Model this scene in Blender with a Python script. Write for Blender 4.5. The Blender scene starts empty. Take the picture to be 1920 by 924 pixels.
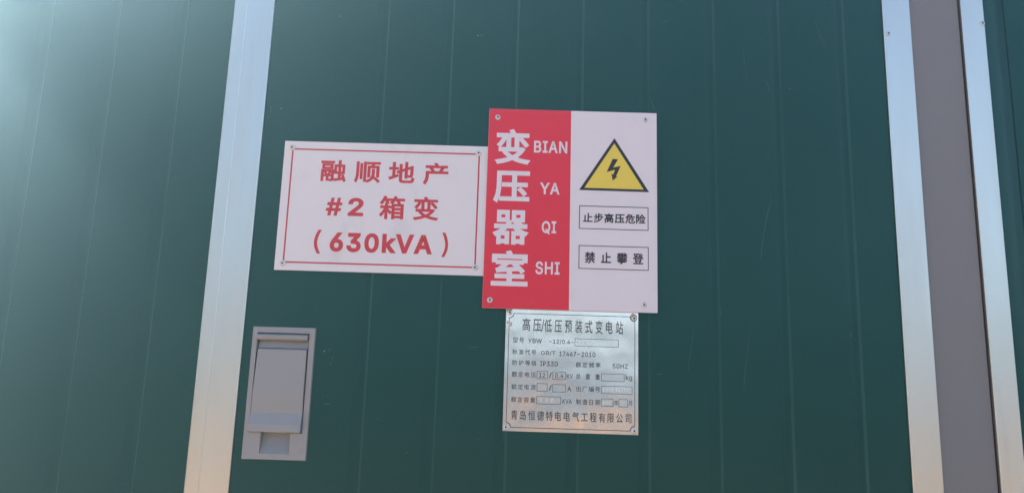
import bpy, bmesh, math, random
from mathutils import Vector, Matrix
from mathutils.geometry import tessellate_polygon
random.seed(7)
sc = bpy.context.scene
C = sc.collection
rad = math.radians

# ------------------------------------------------------------------ camera
cam_d = bpy.data.cameras.new('camera'); cam = bpy.data.objects.new('camera', cam_d); C.objects.link(cam)
cam_d.sensor_width = 36.0; cam_d.lens = 36.0*1400/1920; cam_d.clip_start = 0.02; cam_d.clip_end = 1000
cam.matrix_world = (Matrix.Translation((0, -1.35, 1.5)) @ Matrix.Rotation(rad(0.365), 4, 'Z')
                    @ Matrix.Rotation(rad(90+10.425), 4, 'X') @ Matrix.Rotation(rad(1.7555), 4, 'Z'))
sc.camera = cam

# ------------------------------------------------------------------ sky and sun (sun behind the cabinet, upper left)
SUN_AZ, SUN_EL = -48.0, 30.0          # azimuth from +Y, towards +X
SKY = 0.15; SUN = 5.0; EXPO = 1.25
GLARE_HAZE = 0.054; GLARE_HAZE_G = 0.79
w = bpy.data.worlds.new('World'); sc.world = w; w.use_nodes = True
nt = w.node_tree; nt.nodes.clear()
sky = nt.nodes.new('ShaderNodeTexSky'); sky.sky_type = 'NISHITA'; sky.sun_disc = False
sky.sun_elevation = rad(SUN_EL); sky.sun_rotation = rad(SUN_AZ)
sky.air_density = 1.0; sky.dust_density = 2.0; sky.ozone_density = 1.0
bg = nt.nodes.new('ShaderNodeBackground'); bg.inputs[1].default_value = SKY
wo = nt.nodes.new('ShaderNodeOutputWorld')
nt.links.new(sky.outputs[0], bg.inputs[0]); nt.links.new(bg.outputs[0], wo.inputs[0])
sd = bpy.data.lights.new('sun', 'SUN'); sd.energy = SUN; sd.angle = rad(0.5); sd.color = (1.0, 0.98, 0.95)
so = bpy.data.objects.new('sun', sd); C.objects.link(so)
sdir = Vector((math.sin(rad(SUN_AZ))*math.cos(rad(SUN_EL)), math.cos(rad(SUN_AZ))*math.cos(rad(SUN_EL)), math.sin(rad(SUN_EL))))
so.rotation_euler = sdir.to_track_quat('Z', 'Y').to_euler(); so.location = sdir*20
vs = sc.view_settings; vs.view_transform = 'Standard'; vs.look = 'None'; vs.gamma = 1; vs.exposure = EXPO
vs.use_curve_mapping = False
sc.cycles.volume_bounces = 0; sc.cycles.max_bounces = 8

# ------------------------------------------------------------------ materials
def mat(name, col, rough=0.5, metal=0.0, spec=0.5, var=0.0, vscale=6.0, vdet=4, dirt=None, dscale=20, dlo=.55, dhi=.75,
        damt=.5, bump=(), rvar=0.0, stretch=(1, 1, 1), coat=0.0, aniso=0.0):
    """procedural paint/metal: base colour with noise variation, optional dirt layer, stacked bumps (scale, strength, stretch)"""
    m = bpy.data.materials.new(name); m.use_nodes = True
    t = m.node_tree; N = t.nodes; L = t.links
    b = N['Principled BSDF']
    b.inputs['Roughness'].default_value = rough; b.inputs['Metallic'].default_value = metal
    b.inputs['Specular IOR Level'].default_value = spec; b.inputs['Coat Weight'].default_value = coat
    b.inputs['Coat Roughness'].default_value = 0.15; b.inputs['Anisotropic'].default_value = aniso
    tc = N.new('ShaderNodeTexCoord')
    def noise(scale, st=(1, 1, 1), det=4, rgh=.55):
        mp = N.new('ShaderNodeMapping'); mp.inputs['Scale'].default_value = st
        L.new(tc.outputs['Object'], mp.inputs['Vector'])
        n = N.new('ShaderNodeTexNoise'); n.inputs['Scale'].default_value = scale; n.inputs['Detail'].default_value = det
        n.inputs['Roughness'].default_value = rgh
        L.new(mp.outputs[0], n.inputs['Vector']); return n.outputs['Fac']
    c = N.new('ShaderNodeMix'); c.data_type = 'RGBA'; c.inputs[0].default_value = 0
    c.inputs[6].default_value = (*[x*(1-var) for x in col], 1); c.inputs[7].default_value = (*[min(1, x*(1+var)) for x in col], 1)
    if var: L.new(noise(vscale, stretch, vdet), c.inputs[0])
    out = c.outputs[2]
    if dirt:
        r = N.new('ShaderNodeMapRange'); r.inputs[1].default_value = dlo; r.inputs[2].default_value = dhi
        r.inputs[4].default_value = damt
        L.new(noise(dscale, stretch, 6, .65), r.inputs[0])
        d = N.new('ShaderNodeMix'); d.data_type = 'RGBA'; d.inputs[7].default_value = (*dirt, 1)
        L.new(r.outputs[0], d.inputs[0]); L.new(out, d.inputs[6]); out = d.outputs[2]
    L.new(out, b.inputs['Base Color'])
    if rvar:
        r = N.new('ShaderNodeMapRange'); r.inputs[1].default_value = .3; r.inputs[2].default_value = .7
        r.inputs[3].default_value = max(0.02, rough-rvar); r.inputs[4].default_value = rough+rvar
        L.new(noise(vscale*1.7, stretch, 5), r.inputs[0]); L.new(r.outputs[0], b.inputs['Roughness'])
    prev = None
    for (s, amt, st) in bump:
        bn = N.new('ShaderNodeBump'); bn.inputs['Strength'].default_value = 1.0; bn.inputs['Distance'].default_value = amt
        L.new(noise(s, st, 3), bn.inputs['Height'])
        if prev: L.new(prev, bn.inputs['Normal'])
        prev = bn.outputs[0]
    if prev: L.new(prev, b.inputs['Normal'])
    return m

U = (1, 1, 1)
M = {}
M['green'] = mat('green_paint', (0.0030, 0.059, 0.051), .345, spec=.31, var=.10, vscale=1.6, rvar=.045,
                 dirt=(.03, .10, .09), dscale=4, dlo=.40, dhi=.9, damt=.22,
                 bump=((1.3, .006, (1, 1, .5)), (420, .00002, U)))
M['green_glint'] = mat('painted_glint_green', (0.019, 0.094, 0.088), .42, spec=.35, var=.3, vscale=9, vdet=6, stretch=(1, 1, .3),
                       dirt=(0.0035, 0.058, 0.050), dscale=2.2, dlo=.42, dhi=.62, damt=.85)  # lighter green paints the bright highlight lines along the grooves
M['alu'] = mat('bare_aluminium', (0.70, 0.645, 0.59), .36, metal=1, var=.04, vscale=3, rvar=.06, stretch=(8, 8, .6),
               dirt=(.45, .44, .43), dscale=3, dlo=.6, dhi=.85, damt=.45, bump=((4, .0012, (1, 1, .4)), (160, .00002, (6, 6, .15))))
M['post'] = mat('grey_post_paint', (0.235, 0.212, 0.215), .5, var=.03, vscale=3, dirt=(.06, .05, .05), dscale=90, dlo=.72, dhi=.8, damt=.7,
                bump=((600, .00002, U),))
M['grey'] = mat('grey_powder_coat', (0.345, 0.323, 0.328), .5, var=.03, vscale=12, dirt=(.2, .18, .17), dscale=30, dlo=.6, dhi=.8, damt=.25,
                bump=((900, .00002, U),))
M['white'] = mat('white_sign_sheet', (0.84, 0.75, 0.77), .45, var=.015, vscale=6, dirt=(.46, .42, .39), dscale=9, dlo=.55, dhi=.85, damt=.38, stretch=(1.6, 1, .8),
                 bump=((3, .0008, U),))
M['white_clean'] = mat('white_print', (0.84, 0.73, 0.77), .45, var=.012, vscale=6, dirt=(.45, .42, .42), dscale=10, dlo=.62, dhi=.85, damt=.15)
M['red'] = mat('red_sign_print', (0.82, 0.022, 0.05), .42, var=.03, vscale=8, dirt=(.5, .2, .2), dscale=18, dlo=.62, dhi=.85, damt=.2)
M['red_faded'] = mat('faded_red_ink', (0.66, 0.038, 0.05), .5, var=.10, vscale=60)
M['red_line'] = mat('red_line_ink', (0.60, 0.035, 0.05), .5, var=.06, vscale=40)
M['yellow'] = mat('yellow_print', (0.88, 0.64, 0.075), .42, var=.03, vscale=10)
M['black'] = mat('black_print', (0.022, 0.016, 0.02), .45, var=.05)
M['edge'] = mat('grey_plastic_sheet_edge', (0.34, 0.32, 0.31), .6)
M['rivet'] = mat('rivet_metal', (0.72, 0.71, 0.71), .38, metal=.85, var=.1, vscale=400)
M['hole'] = mat('dark_rivet_core', (0.02, 0.02, 0.025), .6)
M['washer'] = mat('white_rivet_washer', (0.68, 0.66, 0.66), .35, var=.05, vscale=300)
M['plate'] = mat('polished_steel_plate', (0.97, 0.81, 0.74), .17, metal=1, var=.02, vscale=5, rvar=.03,
                 dirt=(.62, .56, .50), dscale=9, dlo=.6, dhi=.85, damt=.3,
                 bump=((6, .0040, (1, 1, .8)),))
M['plate_bare'] = mat('brushed_steel_plate', (0.72, 0.70, 0.68), .42, metal=1, var=.06, vscale=40)
M['etch'] = mat('etched_black_line', (0.055, 0.045, 0.045), .5, var=.2, vscale=120)
M['etch_thin'] = mat('worn_etched_lettering', (0.06, 0.055, 0.055), .5, metal=.1, var=.25, vscale=150)
M['stamp'] = mat('stamped_digit', (0.80, 0.77, 0.74), .5, metal=.8)
M['stamp_dark'] = mat('dark_stamped_digit', (0.45, 0.45, 0.46), .5, metal=.7)  # darker grey digits on the plate
M['gum'] = mat('tan_glue_residue', (0.55, 0.42, 0.33), .6, var=.15, vscale=120)
M['chip'] = mat('chipped_paint', (0.34, 0.44, 0.42), .6, var=.3, vscale=300)
M['scratch'] = mat('scratched_primer', (0.11, 0.19, 0.18), .6, var=.3, vscale=300)
M['ground'] = mat('dry_earth', (0.64, 0.39, 0.19), .95, var=.25, vscale=1.2, vdet=8, dirt=(.50, .31, .16), dscale=.5, dlo=.45, dhi=.65, damt=.6,
                  bump=((6, .03, U),))
M['concrete'] = mat('concrete', (0.35, 0.33, 0.30), .9, var=.15, vscale=6, bump=((60, .001, U),))
M['dark'] = mat('dark_gap', (0.01, 0.01, 0.011), .8)

# ------------------------------------------------------------------ helpers
def obj(name, bm, mats, parent=None, smooth=False, bevel=0, seg=2):
    me = bpy.data.meshes.new(name); bm.normal_update(); bm.to_mesh(me); bm.free()
    for m in (mats if isinstance(mats, (list, tuple)) else [mats]): me.materials.append(m)
    o = bpy.data.objects.new(name, me); C.objects.link(o)
    if parent is not None: o.parent = parent
    if smooth: me.shade_smooth()
    if bevel:
        md = o.modifiers.new('bevel', 'BEVEL'); md.width = bevel; md.segments = seg; md.limit_method = 'ANGLE'; md.angle_limit = rad(35)
    return o
def empty(name, loc, parent=None):
    o = bpy.data.objects.new(name, None); C.objects.link(o); o.location = loc; o.empty_display_size = .05
    if parent: o.parent = parent
    return o
def tag(o, label=None, cat=None, group=None, kind=None):
    for k, v in (('label', label), ('category', cat), ('group', group), ('kind', kind)):
        if v: o[k] = v
    return o
def box(bm, x0, x1, y0, y1, z0, z1, mi=0):
    vs_ = [bm.verts.new(p) for p in ((x0,y0,z0),(x1,y0,z0),(x1,y1,z0),(x0,y1,z0),(x0,y0,z1),(x1,y0,z1),(x1,y1,z1),(x0,y1,z1))]
    for f in ((3,2,1,0),(4,5,6,7),(0,1,5,4),(1,2,6,5),(2,3,7,6),(3,0,4,7)):
        bm.faces.new([vs_[i] for i in f]).material_index = mi
def boxbm(*a):
    bm = bmesh.new(); box(bm, *a); return bm
def quad(bm, pts, y):
    """flat polygon facing -Y"""
    return bm.faces.new([bm.verts.new((p[0], y, p[1])) for p in pts])
def frame(bm, x0, x1, z0, z1, t, y):
    o = [(x0,z0),(x1,z0),(x1,z1),(x0,z1)]; i = [(x0+t,z0+t),(x1-t,z0+t),(x1-t,z1-t),(x0+t,z1-t)]
    ov = [bm.verts.new((a, y, b)) for a, b in o]; iv = [bm.verts.new((a, y, b)) for a, b in i]
    for k in range(4):
        j = (k+1) % 4; bm.faces.new([ov[k], ov[j], iv[j], iv[k]])
def extrude_x(bm, prof, x0, x1):
    """closed profile of (y,z) swept from x0 to x1"""
    a = [bm.verts.new((x0, y, z)) for y, z in prof]; b = [bm.verts.new((x1, y, z)) for y, z in prof]
    n = len(prof)
    for k in range(n): bm.faces.new([a[k], a[(k+1) % n], b[(k+1) % n], b[k]])
    bm.faces.new(a[::-1]); bm.faces.new(b)
    bmesh.ops.recalc_face_normals(bm, faces=bm.faces)
def extrude_z(bm, prof, z0, z1):
    """closed profile of (x,y) swept upward"""
    a = [bm.verts.new((x, y, z0)) for x, y in prof]; b = [bm.verts.new((x, y, z1)) for x, y in prof]
    n = len(prof)
    for k in range(n): bm.faces.new([a[k], a[(k+1) % n], b[(k+1) % n], b[k]])
    bm.faces.new(a[::-1]); bm.faces.new(b)
    bmesh.ops.recalc_face_normals(bm, faces=bm.faces)

# lettering. Latin letters and digits: outlines as (advance, contours) in 1/1000 em
LATIN = eval("""{'#':(440,[[242,0,326,509,377,509,294,0],[10,140,19,192,400,192,391,140],[64,0,147,509,198,509,115,0],[40,316,49,368,429,368,421,316]]),'(':(273,[[89,
207,90,244,94,283,101,324,109,364,119,403,132,441,145,477,160,510,177,539,236,539,191,428,161,313,156,276,152,241,151,207,160,115,188,16,236,-96,177,-
96,150,-46,128,4,111,55,99,106,92,156]]),')':(273,[[37,-96,86,18,113,116,122,207,121,241,117,276,112,313,82,428,37,539,97,539,113,510,128,477,142,441,
154,403,164,364,173,323,179,283,183,244,184,207,182,156,174,104,161,53,144,3,123,-47,97,-96]]),'/':(249,[[235,533,71,-76,14,-76,178,533]]),'.':(188,[[
95,-4,83,-3,73,1,63,9,55,18,51,29,50,41,51,53,55,64,63,73,73,81,83,85,95,87,107,85,118,81,128,73,135,64,140,53,141,41,140,29,135,18,128,9,118,1,107,-3
]]),'-':(453,[[337,244,337,188,114,188,114,244]]),'0':(453,[[227,-7,191,-3,158,7,130,24,105,48,85,77,69,113,57,155,50,202,48,254,50,306,57,353,69,395,
85,431,106,461,130,484,159,502,191,512,227,516,262,512,295,502,323,484,348,461,368,431,384,395,396,353,403,306,405,254,403,202,396,155,384,113,368,77,
348,48,323,24,295,7,263,-3],[227,50,250,52,271,60,290,74,306,92,320,116,330,144,338,176,342,213,344,254,342,295,338,332,330,365,320,393,306,416,290,43
5,271,449,250,457,227,460,203,457,182,449,163,435,147,416,134,393,123,365,115,332,111,295,109,254,111,213,115,176,123,144,134,116,147,92,163,74,182,60
,203,52]]),'1':(453,[[76,0,76,55,391,55,391,0],[276,509,276,0,212,0,212,448,209,448,86,358,86,427,198,509]]),'2':(453,[[64,0,64,47,234,229,282,282,311
,327,316,341,319,356,320,371,319,389,315,405,308,419,298,431,287,441,273,449,258,455,241,458,224,460,205,458,188,454,172,447,159,438,148,427,139,413,1
32,398,128,381,127,362,66,362,68,391,75,418,86,442,102,464,121,482,143,496,168,507,196,513,225,516,254,513,281,507,306,497,328,482,346,465,361,445,372
,423,379,398,381,372,380,354,377,336,371,318,363,299,351,280,336,259,267,180,153,60,153,57,389,57,389,0]]),'3':(453,[[218,-7,188,-5,159,1,133,10,108,2
2,88,38,70,57,57,79,48,104,44,132,109,132,112,115,118,100,126,87,137,76,150,66,165,59,182,54,200,51,219,50,239,51,258,55,275,61,291,69,304,80,315,93,3
23,108,328,125,329,145,328,163,323,180,316,196,306,211,292,223,275,234,254,241,229,246,201,248,157,248,157,299,288,448,288,452,70,452,70,509,372,509,3
72,461,211,278,211,289,247,290,279,286,308,276,333,262,354,244,371,222,383,198,391,173,393,145,390,116,383,90,370,66,354,45,333,27,309,12,281,2,251,-5
]]),'4':(453,[[40,105,40,158,247,509,311,509,109,166,109,163,413,163,413,105],[282,0,282,121,282,146,282,318,343,318,343,0]]),'5':(453,[[221,-7,192,-5
,165,1,140,11,118,25,99,41,83,60,71,82,63,105,60,130,122,130,125,115,130,102,138,89,148,78,160,68,173,60,188,54,204,51,221,50,241,51,259,56,276,64,291
,75,304,89,314,104,322,122,326,141,328,162,326,183,321,203,314,221,303,237,290,251,275,262,257,270,238,275,218,277,167,268,152,262,139,255,128,246,67,
253,96,509,366,509,366,452,151,452,134,301,136,301,148,311,162,318,178,325,194,330,212,333,229,334,252,332,274,328,294,321,313,311,330,299,345,285,358
,269,370,251,379,231,386,210,390,187,391,163,388,132,381,102,369,76,352,52,332,32,309,15,282,3,253,-4]]),'6':(453,[[226,-7,196,-4,168,3,142,15,119,31,
100,51,84,74,73,101,66,130,64,162,65,187,71,212,80,239,93,268,112,302,137,340,252,509,322,509,151,261,145,261,165,288,196,307,235,314,265,312,291,305,
316,295,337,280,355,262,370,240,380,215,387,187,389,157,387,127,379,98,368,73,352,50,333,30,310,14,284,3,257,-4],[226,48,245,50,263,55,279,63,293,73,3
04,86,314,101,322,119,326,137,327,157,326,178,322,196,314,213,304,228,293,241,279,251,263,259,245,264,226,265,207,264,190,259,174,252,160,241,148,229,
138,214,131,197,126,179,125,158,126,138,131,119,138,102,148,86,160,73,174,63,190,55,207,50]]),'7':(453,[[97,0,323,448,323,452,62,452,62,509,391,509,39
1,449,165,0]]),'8':(453,[[226,-7,193,-5,163,1,136,11,111,25,91,42,74,62,62,84,54,109,52,135,53,156,58,176,65,195,75,212,87,228,101,241,117,252,134,260
,153,265,153,267,129,276,109,289,93,308,80,330,73,354,70,380,73,405,79,429,90,450,106,469,124,485,146,498,170,508,197,514,226,516,255,514,282,508,306,
498,328,485,346,469,361,450,373,429,379,405,382,380,379,354,372,330,359,308,343,289,323,276,300,267,300,265,319,260,335,252,351,241,365,228,377,212,38
7,195,395,176,399,156,401,135,398,109,391,84,378,62,362,42,341,25,317,11,289,1,259,-5],[226,49,248,50,267,54,285,60,300,69,313,79,323,91,331,106,335,1
21,337,139,335,157,330,173,322,189,312,202,298,213,283,223,265,230,247,234,226,235,206,234,187,230,169,223,154,213,140,202,130,189,122,173,117,157,115
,139,117,121,121,106,129,91,139,79,152,69,167,60,185,54,205,50],[226,290,244,291,260,294,274,300,287,308,298,318,307,330,314,344,318,359,319,376,318,3
92,314,407,308,420,299,432,288,442,275,449,260,455,244,459,226,460,208,459,192,455,177,449,164,442,153,432,145,420,138,407,134,392,133,376,134,359,138
,344,145,330,154,318,165,308,178,300,193,294,209,291]]),'9':(453,[[226,516,256,513,285,506,310,494,333,478,352,458,368,434,380,408,387,378,389,347,387
,322,382,296,373,270,359,240,340,207,315,168,200,0,130,0,301,248,307,248,287,221,257,202,218,195,188,197,161,203,137,214,116,229,98,247,83,269,72,294,
66,321,64,352,66,382,73,411,85,436,101,459,120,479,143,494,168,506,196,513],[226,460,207,459,190,454,174,446,160,435,148,423,138,407,131,390,127,372,1
25,352,127,331,131,313,138,295,148,280,160,268,174,257,190,250,207,245,226,243,245,245,263,249,279,257,293,267,305,280,314,295,322,312,326,330,327,350
,326,371,322,390,314,407,305,422,293,435,279,446,263,454,245,459]]),'k':(381,[[110,137,110,212,121,212,284,379,360,379,184,199,177,199],[53,0,53,509,1
14,509,114,0],[294,0,148,186,191,229,372,0]]),'V':(480,[[204,0,16,509,84,509,192,206,215,137,248,31,235,31,267,138,290,206,395,509,463,509,278,0]]),'A
':(480,[[16,0,201,509,276,509,463,0,395,0,287,302,264,372,232,478,245,478,213,371,191,302,85,0],[110,142,110,199,370,199,370,142]]),'g':(425,[[207,-15
1,180,-149,156,-146,134,-140,114,-132,97,-122,82,-110,70,-97,59,-84,51,-69,101,-41,122,-66,154,-88,169,-93,187,-96,207,-97,236,-95,261,-87,282,-75,298
,-58,308,-34,311,-6,311,68,306,68,287,41,252,16,236,10,217,6,195,5,165,7,138,14,113,27,90,43,71,65,55,90,43,120,36,154,34,191,36,229,43,263,55,293,71,
320,90,342,112,361,138,374,166,382,196,384,218,383,237,379,253,373,288,346,308,319,313,319,313,379,372,379,372,-9,370,-40,363,-67,350,-90,334,-109,314
,-124,291,-136,265,-144,237,-149],[205,59,227,61,246,66,264,75,278,87,290,103,300,121,307,142,311,166,312,193,311,219,307,242,300,264,291,283,279,299,
264,312,247,322,227,328,205,330,182,328,163,322,145,312,130,298,118,282,109,262,102,241,98,218,96,193,98,167,102,144,109,123,118,104,131,88,145,76,163
,66,183,61]]),'B':(456,[[60,0,60,509,241,509,274,507,304,501,329,491,350,477,367,461,381,442,390,421,396,398,398,374,397,353,393,336,387,320,378,307,3
68,295,356,286,315,267,315,262,331,260,347,254,363,245,378,234,391,220,402,203,411,184,416,161,418,136,416,111,410,88,400,67,386,48,368,31,344,18,317,
8,284,2,247,0],[125,57,245,57,281,60,309,67,330,80,344,96,353,115,355,137,354,153,350,169,342,184,333,197,320,209,306,218,289,225,269,229,248,231,125,
231],[125,285,238,285,256,287,273,290,288,296,302,304,314,314,323,326,330,340,335,355,336,372,333,393,326,412,313,429,294,442,270,449,240,452,125,452]
]),'I':(300,[[31,0,31,57,118,57,118,452,31,452,31,509,269,509,269,452,183,452,183,57,269,57,269,0]]),'N':(523,[[60,0,60,509,136,509,343,183,363,151,38
8,107,414,55,405,54,401,108,399,157,399,195,399,509,463,509,463,0,387,0,202,290,177,331,148,381,108,452,119,454,122,384,124,328,125,291,125,0]]),'Y':(
472,[[203,0,203,208,16,509,91,509,192,344,222,292,250,230,224,230,251,293,280,344,381,509,455,509,268,208,268,0]]),'Q':(533,[[245,159,313,159,369,85,3
84,65,468,-48,401,-48,346,27,331,46],[267,-7,225,-3,186,7,150,25,119,49,92,79,70,115,53,157,44,203,40,254,44,305,53,352,70,393,92,429,119,459,150,484,
186,501,225,512,267,516,309,512,348,501,384,484,415,459,442,429,464,393,480,352,490,305,493,254,490,203,480,157,464,115,442,79,415,49,384,25,348,7,309
,-3],[267,53,296,55,324,63,349,76,372,94,392,116,408,144,420,176,428,213,430,254,428,295,420,332,408,365,392,392,372,415,349,433,324,446,296,453,267,4
56,237,453,210,445,184,433,161,415,142,392,125,364,113,332,106,295,103,254,106,213,113,176,125,144,142,117,161,94,184,76,210,63,237,55]]),'S':(447,[[2
24,-9,188,-7,156,-1,128,9,102,23,81,40,64,60,51,83,42,109,38,137,104,137,108,118,114,102,123,88,136,76,150,66,166,59,185,53,204,50,224,49,246,50,267,5
4,286,60,303,69,317,79,329,92,338,106,344,122,346,139,344,154,340,168,332,179,322,189,310,197,296,205,245,222,184,239,145,253,112,269,86,289,67,313,56
,341,52,372,54,400,62,425,75,448,92,468,113,484,138,498,165,508,195,514,227,516,259,514,289,508,316,498,340,484,360,468,377,449,390,427,398,403,401,37
8,337,378,332,402,320,421,302,437,280,449,254,456,225,459,204,457,185,454,167,448,152,440,139,430,129,418,121,405,117,391,115,376,117,359,122,345,131,
334,142,324,155,315,169,308,212,293,264,279,312,264,359,238,372,226,384,213,395,198,402,180,407,161,408,139,406,112,399,87,386,64,370,43,349,25,323,11
,294,0,261,-7]]),'H':(517,[[60,0,60,509,125,509,125,289,392,289,392,509,457,509,457,0,392,0,392,232,125,232,125,0]]),'W':(686,[[155,0,16,509,82,509,16
3,196,175,145,187,94,197,40,189,40,200,94,211,145,224,196,306,509,380,509,462,196,474,145,486,94,497,40,488,40,499,94,510,145,523,196,603,509,670,509,
530,0,455,0,368,323,351,391,336,475,350,475,335,395,318,323,230,0]]),'G':(520,[[269,-7,225,-3,185,7,149,25,118,49,91,79,69,116,53,157,43,203,40,254,43
,305,53,352,69,393,91,429,117,459,149,484,184,501,223,512,265,516,291,514,316,510,340,504,363,494,384,483,403,469,421,453,436,436,449,416,460,395,468,
373,474,349,408,349,387,393,356,427,315,448,265,456,236,453,209,445,183,432,160,414,141,392,125,364,113,332,106,295,103,254,106,213,113,177,125,145,14
1,117,161,95,184,76,210,63,238,56,269,53,296,55,322,61,345,71,365,85,382,102,396,123,407,147,413,173,415,202,434,199,283,199,283,256,478,256,478,200,4
75,160,466,124,451,91,431,62,406,38,377,19,344,5,308,-4]]),'T':(449,[[32,452,32,509,417,509,417,452,257,452,257,0,193,0,193,452]]),'P':(445,[[60,0,60,
509,235,509,272,506,305,499,332,487,356,471,375,452,390,430,400,404,407,377,409,348,407,318,400,291,390,265,375,243,356,223,332,207,305,195,272,188,23
5,186,109,186,109,242,233,242,257,244,279,248,297,256,312,266,324,279,333,294,339,310,343,328,344,348,343,367,339,385,333,402,324,416,312,428,297,439,
279,446,257,451,232,452,125,452,125,0]]),'D':(502,[[219,0,96,0,96,57,215,57,254,60,288,68,318,81,343,99,363,122,379,149,390,181,397,216,399,255,397,29
4,390,329,379,361,364,388,344,410,320,428,291,441,258,449,221,452,93,452,93,509,225,509,273,505,315,495,353,478,385,455,412,426,433,391,449,351,458,30
6,462,255,458,205,449,159,433,119,411,83,384,54,351,31,312,14,268,3],[125,509,125,0,60,0,60,509]]),'Z':(438,[[42,0,42,46,273,385,306,431,341,476,348,4
54,285,452,223,452,40,452,40,509,397,509,397,462,169,129,134,81,97,33,90,54,152,57,214,57,399,57,399,0]]),'K':(467,[[104,145,104,216,139,261,174,303,2
12,344,364,509,448,509,231,276,228,276],[60,0,60,509,125,509,125,334,124,225,125,193,125,0],[372,0,188,259,228,309,449,0]])}""".replace("\n", ""))
_gl = {}
def _mesh_of(cu, wt, lift=0.0):
    cu.bevel_depth = wt; cu.bevel_resolution = 0; cu.resolution_u = 3
    o = bpy.data.objects.new('t', cu); C.objects.link(o)
    bpy.context.view_layer.update()
    me = bpy.data.meshes.new_from_object(o.evaluated_get(bpy.context.evaluated_depsgraph_get()))
    v = [(p.co.x, p.co.y, (p.co.z/wt*.00009 if wt else 0)+lift) for p in me.vertices]
    f = [tuple(p.vertices) for p in me.polygons if all(me.vertices[i].co.z > -1e-6 for i in p.vertices)]
    C.objects.unlink(o); bpy.data.objects.remove(o); bpy.data.curves.remove(cu); bpy.data.meshes.remove(me)
    return v, f
def _latin(s, wt):
    V, F, x = [], [], 0
    for c in s:
        if c == ' ': x += 300; continue
        adv, cs = LATIN[c]
        for n, grp in enumerate([[q] for q in cs] if c in '#kK14AD' else [[cs[0]], cs[1:]] if c == 'Q' else [cs]):
            cu = bpy.data.curves.new('t', 'CURVE'); cu.dimensions = '2D'; cu.fill_mode = 'BOTH'
            for q in grp:
                sp = cu.splines.new('POLY'); sp.points.add(len(q)//2-1); sp.use_cyclic_u = True
                for i in range(len(q)//2): sp.points[i].co = ((q[2*i]+x)/1000, q[2*i+1]/1000, 0, 1)
            v, f = _mesh_of(cu, wt, n*.00010)
            F += [tuple(i+len(V) for i in p) for p in f]; V += v
        x += adv + 12 + (wt*1400)
    return V, F
def glyph(s, wt):
    k = (s, wt)
    if k in _gl: return _gl[k]
    if ord(s[0]) < 0x2000: _gl[k] = _latin(s, wt); return _gl[k]
    cu = bpy.data.curves.new('t', 'FONT'); cu.body = s; cu.size = 1; cu.fill_mode = 'BOTH'
    _gl[k] = _mesh_of(cu, wt); return _gl[k]
def stamp(bm, g, fx, fz, y):
    vs_ = [bm.verts.new((fx(a), y-d, fz(b))) for a, b, d in g[0]]
    for f in g[1]:
        try: fc = bm.faces.new([vs_[i] for i in f])
        except ValueError: continue
        fc.normal_update()
        if fc.normal.y > 0: fc.normal_flip()
def write(bm, s, x0, x1, z0, z1, y, wt=0.0, cjk=None, gap=None):
    """write s into the rectangle x0..x1, z0..z1 (mm); CJK characters get equal cells"""
    if cjk is None: cjk = ord(s[0]) > 0x2000
    if not cjk:
        g = glyph(s, wt); xs = [p[0] for p in g[0]]; zs = [p[1] for p in g[0]]
        sx = (x1-x0)/(max(xs)-min(xs)); sz = (z1-z0)/(max(zs)-min(zs)); mx, mz = min(xs), min(zs)
        stamp(bm, g, lambda a: (x0+(a-mx)*sx)/1000, lambda b: (z0+(b-mz)*sz)/1000, y); return
    gs = [glyph(c, wt) for c in s]; n = len(s)
    zs = [p[1] for g in gs for p in g[0]]; zlo, zhi = min(zs), max(zs); sz = (z1-z0)/(zhi-zlo)
    g_ = gap if gap is not None else (z1-z0)*.1
    cw = ((x1-x0)-g_*(n-1))/n
    wmax = max(max(p[0] for p in q[0])-min(p[0] for p in q[0]) for q in gs)
    for i, g in enumerate(gs):
        xs = [p[0] for p in g[0]]; mid = (min(xs)+max(xs))/2; sx = cw/wmax; c = x0+cw/2+i*(cw+g_)
        stamp(bm, g, lambda a: (c+(a-mid)*sx)/1000, lambda b: (z0+(b-zlo)*sz)/1000, y)

def rivet_bm(r=.005, h=.0022, core=.0013, mi=(0, 1), n=24):
    """blind rivet head, axis -Y, base on y=0"""
    bm = bmesh.new()
    prof = [(r, 0), (r, -.0005), (r*.88, -h*.6), (r*.6, -h), (core*1.35, -h*1.02), (core, -h*.75), (core*.98, -h*.35), (core*.5, -h*.45)]
    rings = []
    for (q, y) in prof:
        rings.append([bm.verts.new((q*math.cos(2*math.pi*k/n), y, q*math.sin(2*math.pi*k/n))) for k in range(n)])
    for i in range(len(prof)-1):
        for k in range(n):
            f = bm.faces.new([rings[i][k], rings[i][(k+1) % n], rings[i+1][(k+1) % n], rings[i+1][k]])
            f.material_index = mi[1] if i >= 4 else mi[0]; f.smooth = True
    f = bm.faces.new(rings[-1]); f.material_index = mi[1]
    bmesh.ops.recalc_face_normals(bm, faces=bm.faces)
    return bm
_riv = {}
def rivet(parent, x, y, z, kind='rivet', r=.005, h=.0022, core=.0013, label=None, rot=0):
    k = (kind, r, h)
    if k not in _riv:
        bm = rivet_bm(r, h, core); me = bpy.data.meshes.new('rivet'); bm.to_mesh(me); bm.free()
        me.materials.append(M[kind]); me.materials.append(M['hole']); _riv[k] = me
    o = bpy.data.objects.new('rivet', _riv[k]); C.objects.link(o); o.parent = parent; o.location = (x, y, z)
    o.rotation_euler = (random.uniform(-.08, .08), random.uniform(0, 6.28), random.uniform(-.08, .08))
    if label: o['label'] = label
    return o

# ------------------------------------------------------------------ ground
bm = bmesh.new(); S = 60
for i in range(1):
    v = [bm.verts.new(p) for p in ((-S,-S,0),(S,-S,0),(S,S,0),(-S,S,0))]; bm.faces.new(v)
tag(obj('ground', bm, M['ground']), kind='structure')

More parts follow.
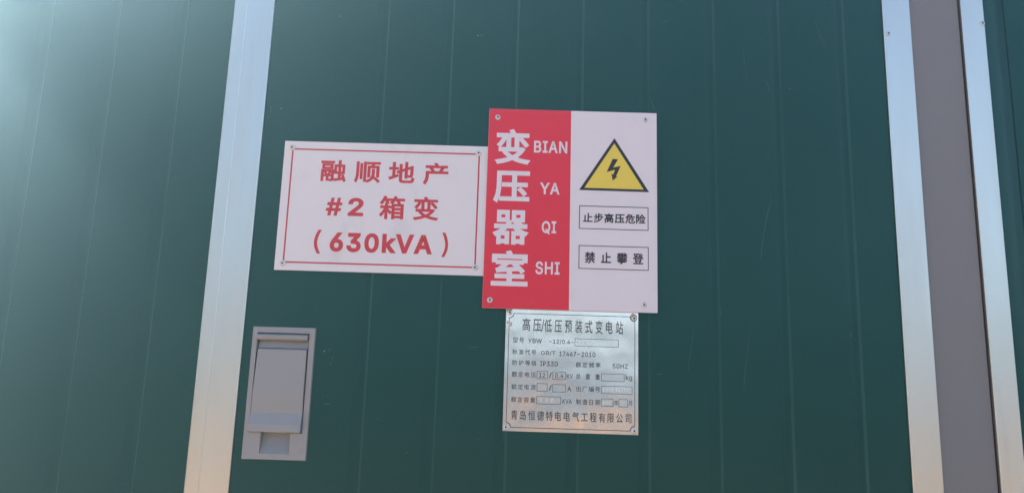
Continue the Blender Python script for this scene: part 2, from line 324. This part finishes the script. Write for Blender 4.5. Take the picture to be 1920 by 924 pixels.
# ------------------------------------------------------------------ the transformer cabinet
XL, XR, ZT, DEP = -1.22, 1.75, 2.38, 1.6  # unseen left end and roof height cut back so sun lights the air
cab = tag(empty('transformer_cabinet', (0, 0, 0)), 'dark green ribbed sheet metal transformer cabinet with bare aluminium strips and a grey post', 'cabinet')
obj('plinth', boxbm(XL-.04, XR+.04, -.02, DEP+.04, 0, .22), M['concrete'], cab, bevel=.01)
bm = boxbm(XL, XR, .045, DEP, .22, ZT); obj('shell', bm, M['green'], cab)
bm = boxbm(XL-.03, XR+.03, -.03, DEP+.05, ZT, ZT+.07); obj('roof', bm, M['post'], cab, bevel=.004)

def ribbed(x0, x1, ribs, z0=.24, z1=ZT-.004, y=0.0, dep=.0042, wid=.023, sl=.0095, seam=None, hole=None):
    """sheet with shallow pressed grooves; ribs = x of each groove's right-hand edge"""
    pr = [(x0, y)]
    for r in sorted(ribs):
        a, b = r-wid, r
        for (q, d) in ((a-.0015, 0), (a-.0005, .00015), (a+sl-.001, dep-.00015), (a+sl, dep), (b-sl*.48, dep), (b-sl*.48+.0008, dep-.00025), (b-.0005, .00015), (b+.0005, 0)):
            if x0 < q < x1: pr.append((q, y+d))
    if seam:
        pr += [(seam-.0015, y), (seam-.0005, y+.004), (seam+.0010, y+.004), (seam+.0016, y+.0003), (seam+.003, y)]
    pr.append((x1, y))
    zs = [z0+(z1-z0)*k/26 for k in range(27)]
    if hole:
        pr = [p for p in pr if not hole[0]-.001 < p[0] < hole[1]+.001]+[(hole[0], y), (hole[1], y)]
        zs += [hole[2], hole[3]]
    pr.sort(); zs.sort()
    glint_slope = lambda x: any(r-sl*.48 < x < r for r in ribs)
    bm = bmesh.new()
    rows = [[bm.verts.new((px, py, z)) for px, py in pr] for z in zs]
    n = len(zs)-1
    for k in range(n):
        for i in range(len(pr)-1):
            if hole and hole[0] < (pr[i][0]+pr[i+1][0])/2 < hole[1] and hole[2] < (zs[k]+zs[k+1])/2 < hole[3]: continue
            f = bm.faces.new([rows[k][i], rows[k][i+1], rows[k+1][i+1], rows[k+1][i]]); f.smooth = True
            if glint_slope((pr[i][0]+pr[i+1][0])/2): f.material_index = 1  # highlight coloured onto each groove's right slope
    for ex, rev in ((0, True), (len(pr)-1, False)):
        col = [bm.verts.new(r[ex].co) for r in rows]; back = [bm.verts.new((c.co.x, .043, c.co.z)) for c in col]
        for k in range(n):
            q = [col[k], back[k], back[k+1], col[k+1]]
            bm.faces.new(q[::-1] if rev else q)
    return bm
door = obj('door_leaf', ribbed(-.4875, .698, [-.386+.1264*k for k in range(9)], hole=(-.4608, -.3662, 1.3675, 1.5773)), [M['green'], M['green_glint']], cab)
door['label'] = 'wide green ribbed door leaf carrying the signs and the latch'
lp = obj('wall_panel', ribbed(XL, -.5625, [-.6535-.131*k for k in range(4)], wid=.024), [M['green'], M['green_glint']], cab)
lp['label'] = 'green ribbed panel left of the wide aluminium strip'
rp = obj('wall_panel', ribbed(.893, XR, [1.055+.13*k for k in range(5)], seam=.9353), [M['green'], M['green_glint']], cab)
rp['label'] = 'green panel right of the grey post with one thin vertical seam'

# trim strips
def strip(prof, label):
    bm = bmesh.new(); extrude_z(bm, prof, .24, ZT-.004)
    o = obj('trim_strip', bm, M['alu'], cab, bevel=.0006, seg=2); o['label'] = label; return o
s1 = strip([(-.5635, .03), (-.5635, -.0040), (-.5612, -.0062), (-.5384, -.0062), (-.5372, -.0050), (-.5360, -.0056), (-.4875, -.0040), (-.4862, -.0028), (-.4862, .03)],
           'wide bare aluminium strip with a raised lip left of the latch')
s2 = strip([(.6975, .03), (.6975, -.0035), (.6990, -.0050), (.7496, -.0050), (.7508, -.0036), (.7508, .03)],
           'narrow aluminium strip along the left side of the grey post')
s3 = strip([(.8500, .03), (.8500, -.0040), (.8512, -.0052), (.8925, -.0052), (.8938, -.0040), (.8938, .03)],
           'narrow aluminium strip along the right side of the grey post')
obj('post', boxbm(.7510, .8482, .002, .05, .24, ZT-.004), M['post'], cab, bevel=.0012)
obj('gap_seal', boxbm(.8482, .8499, .008, .05, .24, ZT-.004), M['dark'], cab)
for z in (2.1863, 1.10, .45): rivet(s2, .7054, -.0050, z, r=.0042)
for z in (2.2129, 1.13, .48): rivet(s3, .8885, -.0052, z, r=.0048)

# latch: frame, recess tray, pivot bar, folded lever
HX, HZ = -.4700, 1.3575
la = empty('latch', (HX, 0, HZ), cab)
def mm(*a): return [v/1000 for v in a]
FW, FH, FD = .1137, .2312, .0042
bm = bmesh.new()
# outer face with a stepped opening: built as boxes butted end to end
xs = mm(0, 9.6, 103.6, 113.7)
bmf = bmesh.new()
def fquad(pts): bmf.faces.new([bmf.verts.new(p) for p in pts])
ox0, ox1, oz0, oz1 = 0, FW, 0, FH
ix0, ix1, iz0, iz1 = mm(9.6, 103.4, 46.5, 220.3)
c = .0022
y = -FD
OUT = [(ox0+.0012, oz0+.0012), (ox1-.0012, oz0+.0012), (ox1-.0012, oz1-.0012), (ox0+.0012, oz1-.0012)]
BASE = [(ox0, oz0), (ox1, oz0), (ox1, oz1), (ox0, oz1)]
for k in range(4):
    j = (k+1) % 4
    fquad([(BASE[k][0], 0, BASE[k][1]), (BASE[j][0], 0, BASE[j][1]), (OUT[j][0], y, OUT[j][1]), (OUT[k][0], y, OUT[k][1])])
# scoop opening below the lever: x 31..83, z 10.5..46.5
sx0, sx1, sz0 = mm(31, 83.2, 10.5)
X = [OUT[0][0], ix0, sx0, sx1, ix1, OUT[1][0]]; Z = [OUT[0][1], sz0, iz0, iz1, OUT[2][1]]
for a in range(5):
    for b_ in range(4):
        cx = (X[a]+X[a+1])/2; cz = (Z[b_]+Z[b_+1])/2
        if ix0 < cx < ix1 and iz0 < cz < iz1: continue
        if sx0 < cx < sx1 and sz0 < cz < iz0: continue
        fquad([(X[a], y, Z[b_]), (X[a+1], y, Z[b_]), (X[a+1], y, Z[b_+1]), (X[a], y, Z[b_+1])])
bmesh.ops.remove_doubles(bmf, verts=bmf.verts, dist=1e-6)
bmesh.ops.recalc_face_normals(bmf, faces=bmf.faces)
if sum(f.normal.y*f.calc_area() for f in bmf.faces) > 0:
    for f in bmf.faces: f.normal_flip()
fr = obj('mounting_frame', bmf, M['grey'], la, bevel=.0005)
# recess tray behind the opening (goes into the door leaf)
D = .016
bm = bmesh.new()
def tq(pts): bm.faces.new([bm.verts.new(p) for p in pts])
tq([(ix0, D, iz0), (ix1, D, iz0), (ix1, D, iz1), (ix0, D, iz1)])
tq([(ix0, y, iz0), (ix0, D, iz0), (ix0, D, iz1), (ix0, y, iz1)])
tq([(ix1, y, iz1), (ix1, D, iz1), (ix1, D, iz0), (ix1, y, iz0)])
tq([(ix0, y, iz1), (ix0, D, iz1), (ix1, D, iz1), (ix1, y, iz1)])
tq([(ix0, D, iz0), (ix0, y, iz0), (sx0, y, iz0), (sx0, D, iz0)])
tq([(sx1, D, iz0), (sx1, y, iz0), (ix1, y, iz0), (ix1, D, iz0)])
# finger scoop: curved floor rising towards the bottom
n = 10; pr = [(y + (D-y)*(1-math.sin(k/n*math.pi/2))**1.0 if k else D, iz0-(iz0-sz0)*k/n) for k in range(n+1)]
pr = [(y+(.011-y)*math.cos(k/n*math.pi/2)**.9, iz0-(iz0-sz0)*(k/n)) for k in range(n+1)]
pr[-1] = (y, sz0)
for k in range(n):
    (ya, za), (yb, zb) = pr[k], pr[k+1]
    tq([(sx0, ya, za), (sx0, yb, zb), (sx1, yb, zb), (sx1, ya, za)])
    tq([(sx0, y, za), (sx0, y, zb), (sx0, yb, zb), (sx0, ya, za)]) if k < n-1 else tq([(sx0, y, za), (sx0, yb, zb), (sx0, ya, za)])
    tq([(sx1, ya, za), (sx1, yb, zb), (sx1, y, zb), (sx1, y, za)]) if k < n-1 else tq([(sx1, ya, za), (sx1, yb, zb), (sx1, y, za)])
bmesh.ops.remove_doubles(bm, verts=bm.verts, dist=1e-6)
obj('recess_tray', bm, M['grey'], la)
# pivot bar across the top of the recess
bm = bmesh.new()
pb = [(-.0045+.0058*math.cos(t),   .2126+.0052*math.sin(t)) for t in [2*math.pi*k/20 for k in range(20)]]
extrude_x(bm, [(yy*1.0, zz) for yy, zz in pb], .0106, .1012)
obj('pivot_bar', bm, M['grey'], la, smooth=False, bevel=.0004)
# ledge under the bar
bm = bmesh.new(); extrude_x(bm, [(.0155, .2085), (.006, .2085), (.0015, .1935), (.0155, .1935)], .0118, .1010)
obj('ledge', bm, M['grey'], la)
# lever: profile (y, z)
bm = bmesh.new()
lev = [(.006, .1925), (-.0018, .1925), (-.0044, .1908), (-.0078, .1120), (-.0054, .0800), (-.0130, .0610), (-.0138, .0495), (-.0126, .0475), (-.002, .0475), (.002, .0600), (.010, .0900)]
extrude_x(bm, lev, .0130, .1002)
for v in bm.verts:          # the blade widens towards its lip
    t = max(0, min(1, (.1925-v.co.z)/.14)); v.co.x += (-.0030 if v.co.x < .05 else .0018)*t
obj('lever', bm, M['grey'], la, bevel=.0007, seg=2)

# scratches and chips on the door (wear with its own shape)
def sliver(pts, wd):
    bm = bmesh.new()
    P = [Vector((a, b)) for a, b in pts]
    n = len(P)
    L_, R_ = [], []
    for i, p in enumerate(P):
        d = (P[min(i+1, n-1)]-P[max(i-1, 0)]).normalized(); q = Vector((-d.y, d.x)); h = wd/2*(1 if 0 < i < n-1 else .15)*random.uniform(.7, 1.2)
        L_.append(bm.verts.new((p.x+q.x*h, -.0002, p.y+q.y*h))); R_.append(bm.verts.new((p.x-q.x*h, -.0002, p.y-q.y*h)))
    for i in range(n-1):
        f = bm.faces.new([L_[i], R_[i], R_[i+1], L_[i+1]]); f.normal_update()
        if f.normal.y > 0: f.normal_flip()
    obj('scratch', bm, M['scratch'], door)
def curve(a, b, bow=0, n=6):
    r = []
    for i in range(n+1):
        t = i/n; q = 4*t*(1-t)*bow
        r.append((a[0]+(b[0]-a[0])*t+q, a[1]+(b[1]-a[1])*t+random.uniform(-.0002, .0002)))
    return r
for a, b, bow, wd in (((.4716, 1.8556), (.4471, 1.7342), -.003, .0007), ((.3235, 1.6107), (.3109, 1.5250), 0, .0005), ((.4285, 1.6263), (.4097, 1.4935), -.002, .0005),
                      ((.4660, 2.0892), (.4752, 2.0592), .001, .0006), ((.2462, 2.0459), (.2542, 2.0183), 0, .0007), ((.2684, 2.1989), (.2913, 2.2063), -.001, .0005),
                      ((-.0815, 1.5623), (-.0624, 1.5638), 0, .0006), ((-.3306, 1.4554), (-.3218, 1.4557), 0, .0014), ((-.3320, 1.4542), (-.3270, 1.4556), 0, .0009),
                      ((-.3250, 1.5388), (-.3195, 1.5391), 0, .0007), ((-.3248, 1.5385), (-.3225, 1.5320), 0, .0008), ((.6290, 2.235), (.6310, 2.205), 0, .0004),
                      ((.5660, 2.215), (.5860, 2.150), 0, .0004), ((.4250, 2.150), (.4330, 2.08), 0, .0003), ((.6060, 1.61), (.6050, 1.60), 0, .0009),
                      ((.2540, 1.5260), (.2660, 1.5246), 0, .0007), ((.3740, 1.6500), (.3722, 1.6330), 0, .0005), ((-.4960+.02, 2.006), (-.4750, 1.994), 0, .0007)):
    sliver(curve(a, b, bow), wd)
for (a, b, r_) in ((-.0873, 2.1616, .0011), (-.0800, 2.1618, .0009), (-.3569, 2.1937, .0009), (-.4560, 2.0014, .0010), (.3084, 2.2484, .0014), (-.3275, 1.4685, .0008),
                   (-.3392, 1.5478, .0012), (-.3300, 1.5500, .0010), (-.3258, 1.5265, .0009), (-.0572, 1.4032, .0008), (-.182, 1.377, .0007), (-.202, 1.405, .0006),
                   (.5130, 2.071, .0010), (-.4790, 1.985, .0009), (-.236, 1.432, .0006)):
    bm = bmesh.new()
    for q in range(1):
        ex, ez = random.uniform(.6, 1.5), random.uniform(.6, 1.3); ox, oz = random.uniform(-r_, r_)*q, random.uniform(-r_, r_)*q
        vs_ = [bm.verts.new((a+ox+r_*ex*math.cos(t)*random.uniform(.7, 1.1), -.0002-.00005*q, b+oz+r_*ez*math.sin(t)*random.uniform(.7, 1.1))) for t in [2*math.pi*k/7 for k in range(7)]]
        f = bm.faces.new(vs_); f.normal_update()
        if f.normal.y > 0: f.normal_flip()
    obj('paint_chip', bm, M['chip'], door)

# ------------------------------------------------------------------ sign 1: white sign with red border
def plate_bm(w_, h_, t, warp=0.0, n=(24, 16), corner=.0012, seed=1):
    """sheet w*h (m), front at y=-t, gently warped"""
    rnd = random.Random(seed); ph = [rnd.uniform(0, 6) for _ in range(4)]
    bm = bmesh.new()
    def fy(x, z):
        return -t - warp*(.5+.5*math.sin(3.1*x/w_*2+ph[0])*math.cos(2.3*z/h_*2+ph[1]))
    G = [[bm.verts.new((w_*i/n[0], -t, h_*j/n[1])) for i in range(n[0]+1)] for j in range(n[1]+1)]
    for j in range(n[1]):
        for i in range(n[0]): bm.faces.new([G[j][i], G[j][i+1], G[j+1][i+1], G[j+1][i]]).material_index = 0
    edge = [G[0][i] for i in range(n[0]+1)]+[G[j][-1] for j in range(1, n[1]+1)]+[G[-1][i] for i in range(n[0]-1, -1, -1)]+[G[j][0] for j in range(n[1]-1, 0, -1)]
    bk = [bm.verts.new((v.co.x, 0, v.co.z)) for v in edge]
    m = len(edge)
    for k in range(m): bm.faces.new([edge[(k+1) % m], edge[k], bk[k], bk[(k+1) % m]]).material_index = 1
    return bm
def text_obj(name, bm, m, parent, label=None):
    o = obj(name, bm, m, parent)
    if label: o['label'] = label
    return o
E_ = -.0002   # print sits 0.2 mm proud of its sheet
T1 = .003
s = tag(empty('sign', (-.4415, 0, 1.6918)), 'white landscape sign with red border and faded red lettering, left of the danger sign', 'sign')
obj('sheet', plate_bm(.3828, .2452, T1), [M['white'], M['edge']], s)
y1 = -T1+E_
bm = bmesh.new(); frame(bm, *mm(14.5, 367.8, 13.6, 231.2), .0028, y1); text_obj('border_line', bm, M['red_line'], s)
bm = bmesh.new(); write(bm, '融顺地产', 70.5, 311, 167.8, 210.8, y1, .024, gap=14.6); text_obj('lettering', bm, M['red_faded'], s, 'top line of four red characters')
bm = bmesh.new()
write(bm, '#', 86, 116.4, 104, 138, y1, .02); write(bm, '2', 127.2, 156, 104.3, 138.9, y1, .026)
text_obj('lettering', bm, M['red_faded'], s, 'red number sign and digit two'); bm = bmesh.new()
write(bm, '箱变', 184.4, 295.6, 100, 144.8, y1, .024, gap=15); text_obj('lettering', bm, M['red_faded'], s, 'two red characters of the middle line')
bm = bmesh.new()
write(bm, '(', 69, 82, 32.2, 76.6, y1, .006); write(bm, '630kVA', 98.4, 286.7, 36.5, 73, y1, .032); write(bm, ')', 304, 315.6, 32.5, 78, y1, .006)
text_obj('lettering', bm, M['red_faded'], s, 'bottom line of red lettering in brackets')
for (a, b) in ((14.5, 232.7), (365.1, 231.5), (15.3, 12.6), (366.8, 15.0)): rivet(s, a/1000, -T1, b/1000, 'washer', r=.0058, h=.0030, core=.0013)

# ------------------------------------------------------------------ sign 2: red / white danger sign
T2 = .0062
s = tag(empty('danger_sign', (-.0592, 0, 1.6335)), 'upright half red half white danger sign with yellow lightning triangle', 'sign')
W2, H2 = .3163, .3775
obj('sheet', plate_bm(W2, H2, T2, n=(20, 24)), [M['white_clean'], M['edge']], s)
y1 = -T2+E_
bm = bmesh.new(); quad(bm, [(0.0002, .0002), (.1565, .0002), (.1548, H2-.0002), (.0002, H2-.0002)], y1); text_obj('red_field', bm, M['red'], s)
y2 = y1+E_
for i, (ch, r) in enumerate(zip('变压器室', ((13.1, 80.5, 269.3, 338.0), (12.6, 80.2, 195, 256.6), (13.7, 80.9, 117, 181.9), (14.0, 80.9, 40.8, 106.6)))):
    bm = bmesh.new(); write(bm, ch, r[0], r[1], r[2], r[3], y2, .030); text_obj('lettering', bm, M['white_clean'], s)
for ch, r in zip(('BIAN', 'YA', 'QI', 'SHI'), ((86.2, 148.6, 293.5, 316.5), (99.1, 135.8, 213.7, 235.8), (104.3, 131, 138.6, 163.1), (94.5, 138.6, 63.8, 87.5))):
    bm = bmesh.new(); write(bm, ch, *r, y2, .020); text_obj('lettering', bm, M['white_clean'], s)
# warning triangle
tr = bmesh.new(); quad(tr, [(p[0]/1000, p[1]/1000) for p in ((171.7, 223.9), (301.8, 223.4), (236.9, 326.0))], y1)
tri = text_obj('warning_triangle', tr, M['black'], s)
tr = bmesh.new(); quad(tr, [(p[0]/1000, p[1]/1000) for p in ((181.6, 228.4), (291.6, 228.0), (236.7, 315.6))], y2)
text_obj('yellow_field', tr, M['yellow'], tri)
A = lambda px, py: ((236.9+(px-602)*.1508)/1000, (326.0-(py-145)*.1508-(px-602)*.0040)/1000)
pz = [(582,415),(648,417),(588,525),(680,500),(622,640),(645,636),(582,692),(566,600),(588,618),(612,552),(508,587)]
bm = bmesh.new(); vz = [bm.verts.new((A(*p)[0], y2+E_, A(*p)[1])) for p in pz]
for t3 in tessellate_polygon([[Vector((p[0], p[1], 0)) for p in pz]]): bm.faces.new([vz[i] for i in t3])
for f in bm.faces:
    f.normal_update()
    if f.normal.y > 0: f.normal_flip()
text_obj('lightning_bolt', bm, M['black'], tri)
bm = bmesh.new(); frame(bm, *mm(172.6, 300.3, 150.5, 194.5), .0014, y1); b1 = text_obj('caption_box', bm, M['black'], s)
bm = bmesh.new(); write(bm, '止步高压危险', 179.5, 295.4, 162.6, 181.0, y1, .028, gap=1.2); text_obj('lettering', bm, M['black'], b1)
bm = bmesh.new(); frame(bm, *mm(172.7, 300.5, 76.4, 120), .0014, y1); b1 = text_obj('caption_box', bm, M['black'], s)
bm = bmesh.new(); write(bm, '禁止攀登', 183.4, 291.4, 87.2, 108.2, y1, .026, gap=9.2); text_obj('lettering', bm, M['black'], b1)
for k, (a, b) in enumerate(((16.4, 360.4), (294.7, 363.6), (13.6, 14.4), (291.9, 13.6))):
    rivet(s, a/1000, -T2 + (E_ if k % 2 == 0 else 0), b/1000, 'washer' if k % 2 == 0 else 'rivet', r=.0052, h=.0028, core=.0013)

# ------------------------------------------------------------------ sign 3: steel rating plate
T3 = .0012
s = tag(empty('rating_plate', (-.0155, 0, 1.4190)), 'square polished steel rating plate with etched black text below the danger sign', 'sign')
obj('sheet', plate_bm(.2385, .2185, T3), [M['plate'], M['plate_bare']], s)
y1 = -T3+E_
# border line with notched round corners
def notched(x0, x1, z0, z1, r):
    pts = []
    for (cx, cz, a0) in ((x0, z0, 90), (x1, z0, 180), (x1, z1, 270), (x0, z1, 0)):
        for k in range(9):
            a = rad(a0-90*k/8); pts.append((cx+r*math.cos(a), cz+r*math.sin(a)))
    return pts
o_ = notched(5.5, 233.0, 6.0, 207.2, 8.2); i_ = notched(6.6, 231.9, 7.1, 206.1, 8.2)
bm = bmesh.new()
ov = [bm.verts.new((a/1000, y1, b/1000)) for a, b in o_]; iv = [bm.verts.new((a/1000, y1, b/1000)) for a, b in i_]
for k in range(len(ov)):
    j = (k+1) % len(ov); f = bm.faces.new([ov[k], ov[j], iv[j], iv[k]]); f.normal_update()
    if f.normal.y > 0: f.normal_flip()
text_obj('border_line', bm, M['etch'], s)
bm = bmesh.new()
write(bm, '高压', 29.7, 64.2, 175.5, 198.8, y1, .008, gap=4.6); write(bm, '/', 64.0, 69.5, 175.5, 197.5, y1, 0.0, cjk=False)
write(bm, '低压预装式变电站', 69.5, 211.5, 174.6, 198.2, y1, .008, gap=4.9)
text_obj('lettering', bm, M['etch'], s, 'heading line of tall characters')
bm = bmesh.new()
write(bm, '青岛恒德特电电气工程有限公司', 13.6, 227.3, 19.6, 36.2, y1, .010, gap=3.2)
text_obj('lettering', bm, M['etch'], s, 'bottom line of characters')
def row(items, m='etch_thin', wt=.010):
    for it in items:
        t_, x0, x1, z0, z1 = it[:5]; bm = bmesh.new()
        if t_ == '[]':
            frame(bm, *mm(x0, x1, z0, z1), .0008, y1); text_obj('field_box', bm, M[m], s)
        else:
            write(bm, t_, x0, x1, z0, z1, y1, wt, gap=(it[5] if len(it) > 5 else None)); text_obj('lettering', bm, M[m], s)
row([('型号', 13.5, 34, 154.3, 164.2, 2), ('YBW', 40.8, 65.8, 154.6, 162.6), ('-', 78.7, 84, 157.4, 158.5), ('12/0.4', 85.5, 116.5, 153.6, 162.4), ('-', 118.5, 123.4, 157.0, 158.1), ('[]', 124.7, 203.4, 151.2, 165.0)])
row([('标准代号', 13.1, 56.5, 133.5, 143, 2.2), ('GB/T', 64.6, 90.5, 133.2, 141.8), ('17467', 97.5, 127.5, 133.1, 141.4), ('-', 129.2, 135.0, 136.6, 137.7), ('2010', 137.0, 161.9, 132.8, 141.4)])
row([('防护等级', 13.4, 57, 114.3, 123.7, 2.2), ('IP33D', 63.5, 95.6, 114.5, 123), ('额定频率', 127.2, 171.6, 113.9, 123.4, 2.2), ('50HZ', 192.9, 220, 114.1, 122.4)])
row([('额定电压', 13.5, 56.7, 93.8, 103.4, 2), ('[]', 58, 77.3, 91.6, 105.6), ('12', 62, 73, 94.4, 102.6), ('/', 79.6, 84.7, 93.6, 103.6), ('[]', 86, 109.8, 91.4, 105.2), ('0.4', 90.5, 105.3, 94.2, 102.4),
     ('KV', 111.3, 122.3, 94.2, 101.8), ('总重量', 127.5, 170.5, 93.4, 103.2, 8.6), ('[]', 172.5, 213.9, 90.9, 104.5), ('kg', 216.4, 227.6, 92.0, 103.2)])
row([('额定电流', 13.4, 56.7, 72, 81.6, 2), ('[]', 58.5, 77.3, 69.8, 84), ('/', 79.8, 85.2, 71.8, 82), ('[]', 86.2, 110, 69.4, 83.2), ('A', 112.8, 119.8, 72, 80),
     ('出厂编号', 127.8, 171.2, 71.6, 81.4, 2), ('[]', 172.6, 228, 69.4, 83)])
row([('额定容量', 13.5, 56.5, 50, 59.4, 2), ('[]', 58.3, 101.5, 47.9, 61.6), ('KVA', 104.4, 121.1, 50.2, 57.9),
     ('制造日期', 128.1, 171.4, 49, 58.8, 2), ('[]', 172.8, 194.6, 47.2, 60.8), ('年', 195.9, 203.4, 49.4, 58.6), ('[]', 203.8, 219.9, 47, 60.6), ('月', 221.1, 227.6, 49.2, 58.8)], 'etch_thin')
# hand stamped, hardly legible digits
bm = bmesh.new()
for t_, x0, x1, z0, z1 in (('3 3 0', 63, 89, 51.5, 57.8), ('1096 9196', 176, 216, 73.2, 79.6), ('201', 175, 190, 51.0, 56.6)):
    write(bm, t_, x0, x1, z0, z1, y1, .012, cjk=False)
text_obj('stamped_digits', bm, M['stamp'], s)
bm = bmesh.new()
for t_, x0, x1, z0, z1 in (('8 3 0', 128, 145, 155.2, 160.4), ):
    write(bm, t_, x0, x1, z0, z1, y1, .006, cjk=False)
text_obj('stamped_digits', bm, M['stamp_dark'], s)
for (cx, cz, r1, r2) in ((230.6, 205, 7, 8), (5.0, 212, 6, 5.5), (9.5, 187, 2.0, 5), (3, 190, 2, 3)):
    bm = bmesh.new()
    vs_ = [bm.verts.new(((max(.4, min(238.1, cx+r1*math.cos(t)*random.uniform(.8, 1.1))))/1000, y1+.00008, min(218, cz+r2*math.sin(t)*random.uniform(.8, 1.1))/1000)) for t in [2*math.pi*k/14 for k in range(14)]]
    f = bm.faces.new(vs_); f.normal_update()
    if f.normal.y > 0: f.normal_flip()
    text_obj('glue_residue', bm, M['gum'], s)
for (a, b) in ((6.4, 208.6), (230.8, 204), (5.5, 6.7), (231.6, 6.9)): rivet(s, a/1000, -T3, b/1000, 'rivet', r=.0050, h=.0022, core=.0013)

# ------------------------------------------------------------------ added hazy air standing in for lens glare, sunlit over the cabinet's roof
if GLARE_HAZE:
    hb = boxbm(-62, 62, -62, 62, -1, 2.9)
    m = bpy.data.materials.new('glare_haze_air'); m.use_nodes = True; t = m.node_tree; t.nodes.clear()
    pv = t.nodes.new('ShaderNodeVolumePrincipled'); out = t.nodes.new('ShaderNodeOutputMaterial')
    pv.inputs['Color'].default_value = (.58, .86, 1, 1); pv.inputs['Density'].default_value = GLARE_HAZE; pv.inputs['Anisotropy'].default_value = GLARE_HAZE_G
    t.links.new(pv.outputs[0], out.inputs['Volume'])
    h = obj('glare_haze', hb, m); h['kind'] = 'stuff'
